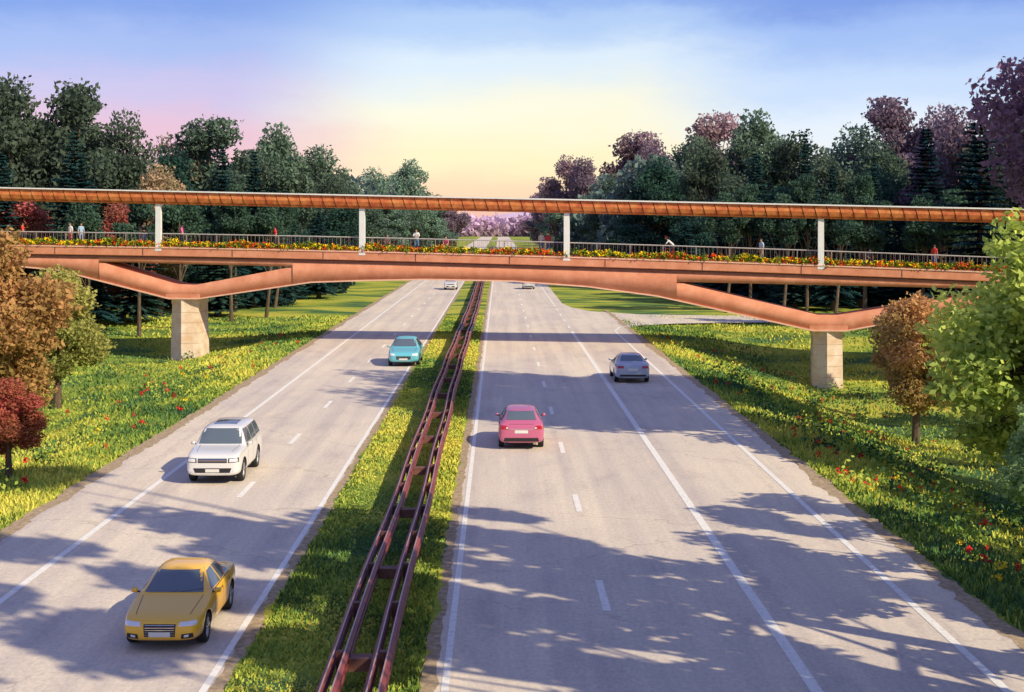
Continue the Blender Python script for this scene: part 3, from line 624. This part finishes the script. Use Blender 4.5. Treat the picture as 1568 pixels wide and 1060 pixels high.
def car(name,kind,paint,x,y,rz,scale=1,metal=.1,roofcol=None):
    st=ST[kind];yf,yr,R=WH[kind];root=empty(name,(x,y,0.002),rz);root.scale=(scale,)*3
    pm=mat(name+'_paint',paint,.32,metal,.7)
    me=bpy.data.meshes.new(name+'_b');n=18;V=[p for s in st for p in csect(s)];F=[]
    for i in range(len(st)-1):
        for j in range(n): F.append((i*n+j,(i+1)*n+j,(i+1)*n+(j+1)%n,i*n+(j+1)%n))
    F.append(tuple(range(n)));F.append(tuple((len(st)-1)*n+j for j in range(n))[::-1]);me.from_pydata(V,[],F)
    bm=bmesh.new();bm.from_mesh(me);bmesh.ops.recalc_face_normals(bm,faces=bm.faces);bm.to_mesh(me);bm.free()
    ob=bpy.data.objects.new(name+'_b',me);COL.objects.link(ob)
    s_=ob.modifiers.new('s','SUBSURF');s_.levels=2;s_.render_levels=2
    bpy.context.view_layer.update();dg=bpy.context.evaluated_depsgraph_get()
    m0=bpy.data.meshes.new_from_object(ob.evaluated_get(dg));bvh=BVHTree.FromPolygons([v.co.copy() for v in m0.vertices],[tuple(p.vertices) for p in m0.polygons])
    cb=bmesh.new()
    for yy in(yf,yr):
        for s in(-1,1):
            bmesh.ops.create_cone(cb,cap_ends=True,segments=28,radius1=R*1.17,radius2=R*1.17,depth=.5,matrix=Matrix.Translation((s*.88,yy,R*1.02))@Matrix.Rotation(math.pi/2,4,'Y'))
    cm=bpy.data.meshes.new('cut');cb.to_mesh(cm);cb.free();co=bpy.data.objects.new('cut',cm);COL.objects.link(co)
    bo=ob.modifiers.new('b','BOOLEAN');bo.operation='DIFFERENCE';bo.object=co;bo.solver='EXACT'
    bpy.context.view_layer.update();dg=bpy.context.evaluated_depsgraph_get()
    m1=bpy.data.meshes.new_from_object(ob.evaluated_get(dg));bpy.data.objects.remove(ob);bpy.data.objects.remove(co)
    m1.materials.clear();m1.materials.append(pm);m1.materials.append(M_trim);m1.materials.append(mat(name+'_roof',roofcol or paint,.4 if not roofcol else .85,0,.3 if not roofcol else 0))
    zbelt=st[8][4]
    for p in m1.polygons:
        p.use_smooth=True;c=p.center;p.material_index=0
        for yy in(yf,yr):
            d=math.hypot(c.y-yy,c.z-R*1.02)
            if d<R*1.175 and abs(p.normal.x)<.5 and ((c.y-yy)*p.normal.y+(c.z-R*1.02)*p.normal.z)<0 and d>R*1.1: p.material_index=1;p.use_smooth=False
            if d<R*1.12 and abs(c.x)<.7 and abs(p.normal.x)>.9: p.material_index=1;p.use_smooth=False
        if c.z<st[4][2]+.06: p.material_index=1
        if roofcol and c.z>zbelt+.12: p.material_index=2
    bobj=bpy.data.objects.new('body',m1);COL.objects.link(bobj);bobj.parent=root
    mats=[M_glass,M_trim,M_chrome,M_lamp,M_red,M_plate,M_amber,M_seam,pm];g=MB()
    Dn={'F':(Vector((0,1,0)),lambda a,c:Vector((a,-6,c))),'B':(Vector((0,-1,0)),lambda a,c:Vector((a,6,c))),'R':(Vector((-1,0,0)),lambda a,c:Vector((6,a,c))),'L':(Vector((1,0,0)),lambda a,c:Vector((-6,a,c))),'T':(Vector((0,0,-1)),lambda a,c:Vector((a,c,6)))}
    def patch(cor,ax,m,nu=8,nv=5,off=.007):
        d,of=Dn[ax];A=[np.array(c,float) for c in cor];Gd=[]
        for i in range(nv+1):
            row=[]
            for j in range(nu+1):
                s,t=j/nu,i/nv;q=(A[0]*(1-s)+A[1]*s)*(1-t)+(A[3]*(1-s)+A[2]*s)*t
                loc,nor,_,_=bvh.ray_cast(of(q[0],q[1]),d)
                if loc is None:
                    loc,nor,_,_=bvh.find_nearest(of(q[0],q[1])*.35)
                if nor.dot(d)>0:nor=-nor
                row.append(tuple(loc+nor*off))
            Gd.append(row)
        g.loft(Gd,m,.5,False)
    def both(cor,m,**k):
        patch(cor,'R',m,**k);patch(cor,'L',m,**k)
    def mir(cor,ax,m,**k):
        patch(cor,ax,m,**k);patch([(-a,c) for a,c in cor],ax,m,**k)
    if kind=='sedan':
        patch([(-.68,.985),(.68,.985),(.53,1.35),(-.53,1.35)],'F',0,nu=12);patch([(-.60,1.09),(.60,1.09),(.50,1.34),(-.50,1.34)],'B',0,nu=12)
        both([(-.62,.985),(.26,.985),(.26,1.325),(-.14,1.30)],0);both([(.34,.985),(1.22,1.03),(.88,1.30),(.34,1.325)],0)
        mir([(.42,.585),(.80,.60),(.79,.69),(.44,.665)],'F',3);patch([(-.34,.36),(.34,.36),(.36,.63),(-.36,.63)],'F',1,nu=10)
        for z in(.40,.45,.50,.55,.60):patch([(-.33,z),(.33,z),(.33,z+.012),(-.33,z+.012)],'F',2,off=.014,nv=1)
        mir([(.47,.31),(.74,.33),(.73,.44),(.49,.42)],'F',1);mir([(.54,.35),(.64,.36),(.64,.41),(.54,.40)],'F',3,off=.014)
        mir([(.46,.78),(.80,.78),(.78,.90),(.48,.90)],'B',4);patch([(-.26,.66),(.26,.66),(.26,.78),(-.26,.78)],'B',5);patch([(-.7,.36),(.7,.36),(.66,.46),(-.66,.46)],'B',1)
        zs,ze=.30,.94;belt=.955
    elif kind=='suv':
        patch([(-.76,1.21),(.76,1.21),(.67,1.69),(-.67,1.69)],'F',0,nu=12);patch([(-.66,1.26),(.66,1.26),(.63,1.67),(-.63,1.67)],'B',0,nu=12)
        both([(-.72,1.22),(.22,1.22),(.22,1.67),(-.40,1.66)],0);both([(.30,1.22),(1.15,1.22),(1.15,1.68),(.30,1.67)],0);both([(1.23,1.23),(2.08,1.24),(1.98,1.67),(1.23,1.68)],0)
        mir([(.54,.76),(.89,.78),(.88,.93),(.55,.915)],'F',1,off=.006);mir([(.58,.785),(.85,.80),(.84,.91),(.59,.90)],'F',3,off=.014);patch([(-.50,.76),(.50,.76),(.50,.91),(-.50,.91)],'F',1,nu=10)
        for z in(.80,.84,.875):patch([(-.48,z),(.48,z),(.48,z+.014),(-.48,z+.014)],'F',2,off=.014,nv=1)
        patch([(-.60,.42),(.60,.42),(.66,.58),(-.66,.58)],'F',1,nu=10);mir([(.70,.46),(.82,.47),(.81,.56),(.71,.56)],'F',3)
        mir([(.64,.84),(.88,.84),(.86,1.1),(.66,1.1)],'B',4);patch([(-.26,.8),(.26,.8),(.26,.92),(-.26,.92)],'B',5)
        zs,ze=.38,1.15;belt=1.19
        patch([(-.42,-.05),(.42,-.05),(.42,.95),(-.42,.95)],'T',0)
    else:
        patch([(-.68,1.05),(.68,1.05),(.55,1.44),(-.55,1.44)],'F',0,nu=12);patch([(-.60,1.15),(.60,1.15),(.50,1.44),(-.50,1.44)],'B',0,nu=12)
        both([(-.60,1.04),(.28,1.04),(.28,1.44),(-.14,1.41)],0);both([(.36,1.04),(1.62,1.09),(1.25,1.40),(.36,1.44)],0)
        mir([(.48,.62),(.80,.63),(.79,.76),(.50,.74)],'F',3);patch([(-.40,.42),(.40,.42),(.42,.60),(-.42,.60)],'F',1,nu=10)
        patch([(-.40,.47),(.40,.47),(.40,.485),(-.40,.485)],'F',2,off=.014,nv=1);patch([(-.40,.53),(.40,.53),(.40,.545),(-.40,.545)],'F',2,off=.014,nv=1)
        mir([(.50,.82),(.82,.82),(.80,.97),(.56,.95)],'B',4);mir([(.52,.845),(.60,.845),(.60,.90),(.54,.90)],'B',3,off=.012);patch([(-.26,.66),(.26,.66),(.26,.78),(-.26,.78)],'B',5);patch([(-.70,.34),(.70,.34),(.66,.48),(-.66,.48)],'B',1)
        patch([(-.55,.815),(.55,.815),(.55,.83),(-.55,.83)],'B',2,nv=1);patch([(-.5,1.005),(.5,1.005),(.5,1.012),(-.5,1.012)],'B',7,nv=1)
        zs,ze=.32,1.0;belt=1.015
    patch([(-.24,zs+.06),(.24,zs+.06),(.24,zs+.17),(-.24,zs+.17)],'F',5,off=.02)
    for yy in(-.72,.30,1.12): both([(yy,zs),(yy+.012,zs),(yy+.012,ze),(yy,ze)],7,nu=1,nv=6,off=.004)
    both([(-.72,zs),(1.12,zs),(1.12,zs+.012),(-.72,zs+.012)],7,nv=1,off=.004)
    for yy in(.05,.90): both([(yy,ze-.10),(yy+.17,ze-.10),(yy+.17,ze-.075),(yy,ze-.075)],2,nv=1,nu=2,off=.02)
    both([(-.62,belt-.005),(1.25,belt+.015),(1.25,belt+.03),(-.62,belt+.01)],1,nv=1,nu=10,off=.008)
    for s in(-1,1): patch([(s*.60,-2.0),(s*.612,-2.0),(s*.70,-1.0),(s*.688,-1.0)],'T',7,nu=1,nv=8,off=.004)
    cw=st[5][0]
    for s in(-1,1):
        hw=st[5][1];zb=st[5][4]
        g.tube((s*(hw-.12),cw+.25,zb+.04),(s*(hw+.01),cw+.24,zb+.06),.02,.02,1,6)
        g.loft([[(s*(hw-.02+.13*q),cw+.20+yy_,zb+.03+zz) for q,zz in((0,0),(1,.02),(1,.10),(0,.11))] for yy_ in(0,.04,.10)],8,.5,True,True)
        g.tube((s*.10+.05,cw+.01,zb+.10),(s*.10+.55*1,cw+.12,zb+.15) if s>0 else (.30,cw+.12,zb+.15),.008,.008,1,4)
    for s in(-1,1): g.tube((s*.55,st[-1][0]-.15,.27),(s*.55,st[-1][0]-.01,.27),.035,.035,2,8)
    g.build('windows_lamps_trim',mats,parent=root,weld=True,smoothf=True)
    wn=['front_left','front_right','rear_left','rear_right'];k=0
    for yy in(yf,yr):
        for s in(-1,1):
            w=MB();T=np.arange(28)/28*2*np.pi;xo=s*(st[4][1]-.135)
            prof=[(-.11,R*.62),(-.11,R*.93),(-.08,R),(.08,R),(.105,R*.95),(.11,R*.72),(.09,R*.64),(.05,R*.62)]
            w.loft([[(xo+s*a,yy+r_*math.cos(t),R+r_*math.sin(t)) for t in T] for a,r_ in prof],0,.5,True)
            w.loft([[(xo+s*a,yy+r_*math.cos(t),R+r_*math.sin(t)) for t in T] for a,r_ in((.095,R*.66),(.10,R*.60),(.05,R*.57),(.02,R*.2),(.02,.01))],1,.5,True)
            w.loft([[(xo+s*.03,yy+r_*math.cos(t),R+r_*math.sin(t)) for t in T] for r_ in(R*.57,.01)],2,.5,True)
            for q in range(5):
                a=q/5*6.283+.3;c_,s__=math.cos(a),math.sin(a)
                w.tube((xo+s*.085,yy+c_*.03,R+s__*.03),(xo+s*.09,yy+c_*R*.62,R+s__*R*.62),.035,.026,1,5)
            w.tube((xo+s*.05,yy,R),(xo+s*.105,yy,R),.05,.04,1,10,caps=True)
            w.build('wheel_'+wn[k],[M_tyre,M_rim,M_trim],parent=root,weld=True,smoothf=True);k+=1
    return root
car('yellow_sedan_car','sedan',(.97,.55,.04),-7.55,34.1,0,1.0,0)
car('white_suv_car','suv',(.80,.79,.76),-10.5,54.8,0,1.06)
car('teal_hatchback_car','hatch',(.16,.58,.66),-6.45,98.5,0,1.18,roofcol=(.14,.42,.50))
car('pink_hatchback_car','hatch',(.58,.14,.26),.92,62.8,math.pi,1.07)
car('grey_sedan_car','sedan',(.42,.48,.56),8.0,88.5,math.pi,1.16)
car('white_suv_car','suv',(.8,.8,.8),-7.2,212,0)
car('grey_hatchback_car','hatch',(.5,.52,.55),4.3,214,math.pi)
# ------------------------------------------------------------------ camera, sun, sky
cam=bpy.data.cameras.new('camera');co=bpy.data.objects.new('camera',cam);COL.objects.link(co);co.location=(0,0,9.5);co.rotation_euler=(math.pi/2,0,0)
cam.sensor_width=36;cam.lens=50.3;cam.shift_x=.0121;cam.shift_y=-.118;cam.clip_end=8000;cam.clip_start=.5;S.camera=co
EL=math.radians(35);dirh=Vector((-.80,.60,0)).normalized()
ld=Vector((dirh.x*math.cos(EL),dirh.y*math.cos(EL),-math.sin(EL)))
sl=bpy.data.lights.new('sun','SUN');sl.energy=5.0;sl.angle=math.radians(.4);sl.color=(1,.87,.62);so=bpy.data.objects.new('sun',sl);COL.objects.link(so)
so.rotation_euler=ld.to_track_quat('-Z','Y').to_euler()
w=bpy.data.worlds.new('World');S.world=w;w.use_nodes=True;nt=w.node_tree;N=nt.nodes;L=nt.links
N.clear();out=N.new('ShaderNodeOutputWorld')
sky=N.new('ShaderNodeTexSky');sky.sky_type='NISHITA';sky.sun_disc=False;sky.sun_elevation=EL
sd=-ld;sky.sun_rotation=math.atan2(sd.x,sd.y)
tc=N.new('ShaderNodeTexCoord');sp=N.new('ShaderNodeSeparateXYZ');L.new(tc.outputs['Generated'],sp.inputs[0])
nz=N.new('ShaderNodeTexNoise');nz.inputs['Scale'].default_value=7;nz.inputs['Detail'].default_value=7;nz.inputs['Roughness'].default_value=.64
mp=N.new('ShaderNodeMapping');mp.inputs['Scale'].default_value=(1,1,3);L.new(tc.outputs['Generated'],mp.inputs[0]);L.new(mp.outputs[0],nz.inputs[0])
ma=N.new('ShaderNodeMath');ma.operation='MULTIPLY_ADD';L.new(nz.outputs['Fac'],ma.inputs[0]);ma.inputs[1].default_value=.05;L.new(sp.outputs['Z'],ma.inputs[2])
sb=N.new('ShaderNodeMath');sb.operation='SUBTRACT';L.new(ma.outputs[0],sb.inputs[0]);sb.inputs[1].default_value=.025
def srgb(*c):
    return tuple((x/255/12.92) if x/255<.04045 else ((x/255+.055)/1.055)**2.4 for x in c)+(1,)
def ramp(st):
    m=N.new('ShaderNodeMath');m.operation='MULTIPLY';m.inputs[1].default_value=3;L.new(sb.outputs[0],m.inputs[0])
    r=N.new('ShaderNodeValToRGB');r.color_ramp.interpolation='EASE';e=r.color_ramp.elements
    e[0].position=st[0][0]*3;e[0].color=srgb(*st[0][1]);e[1].position=st[-1][0]*3;e[1].color=srgb(*st[-1][1])
    for p,c in st[1:-1]: x=e.new(p*3);x.color=srgb(*c)
    L.new(m.outputs[0],r.inputs[0]);return r
UP=[(.18,(92,120,208)),(.33,(112,120,184))]
rc=ramp([(0,(248,182,168)),(.02,(253,206,168)),(.045,(253,230,178)),(.08,(247,236,204)),(.112,(214,224,236)),(.14,(164,188,232)),(.16,(114,148,222))]+UP)
rl=ramp([(0,(234,156,164)),(.03,(236,156,172)),(.06,(220,154,190)),(.09,(186,162,214)),(.12,(138,154,220)),(.15,(85,118,210))]+UP)
rr=ramp([(0,(242,222,208)),(.03,(240,232,226)),(.065,(222,228,243)),(.095,(188,206,242)),(.13,(140,168,232)),(.155,(88,122,214))]+UP)
xn=N.new('ShaderNodeMath');xn.operation='MULTIPLY_ADD';L.new(nz.outputs['Fac'],xn.inputs[0]);xn.inputs[1].default_value=.10;L.new(sp.outputs['X'],xn.inputs[2])
xa=N.new('ShaderNodeMath');xa.operation='SUBTRACT';L.new(xn.outputs[0],xa.inputs[0]);xa.inputs[1].default_value=.05;xn=xa
def mr(a,b):
    m=N.new('ShaderNodeMapRange');m.interpolation_type='SMOOTHSTEP';m.inputs['From Min'].default_value=a;m.inputs['From Max'].default_value=b;L.new(xn.outputs[0],m.inputs['Value']);return m
fl=mr(-.05,-.20);fr=mr(.07,.22)
m1=N.new('ShaderNodeMixRGB');L.new(fl.outputs[0],m1.inputs[0]);L.new(rc.outputs[0],m1.inputs[1]);L.new(rl.outputs[0],m1.inputs[2])
m2=N.new('ShaderNodeMixRGB');L.new(fr.outputs[0],m2.inputs[0]);L.new(m1.outputs[0],m2.inputs[1]);L.new(rr.outputs[0],m2.inputs[2])
b1=N.new('ShaderNodeBackground');b1.inputs[1].default_value=.05;L.new(sky.outputs[0],b1.inputs[0])
b2=N.new('ShaderNodeBackground');b2.inputs[1].default_value=.84;L.new(m2.outputs[0],b2.inputs[0])
ad=N.new('ShaderNodeAddShader');L.new(b1.outputs[0],ad.inputs[0]);L.new(b2.outputs[0],ad.inputs[1]);L.new(ad.outputs[0],out.inputs[0])
S.view_settings.view_transform='Standard';S.view_settings.look='None';S.view_settings.exposure=0
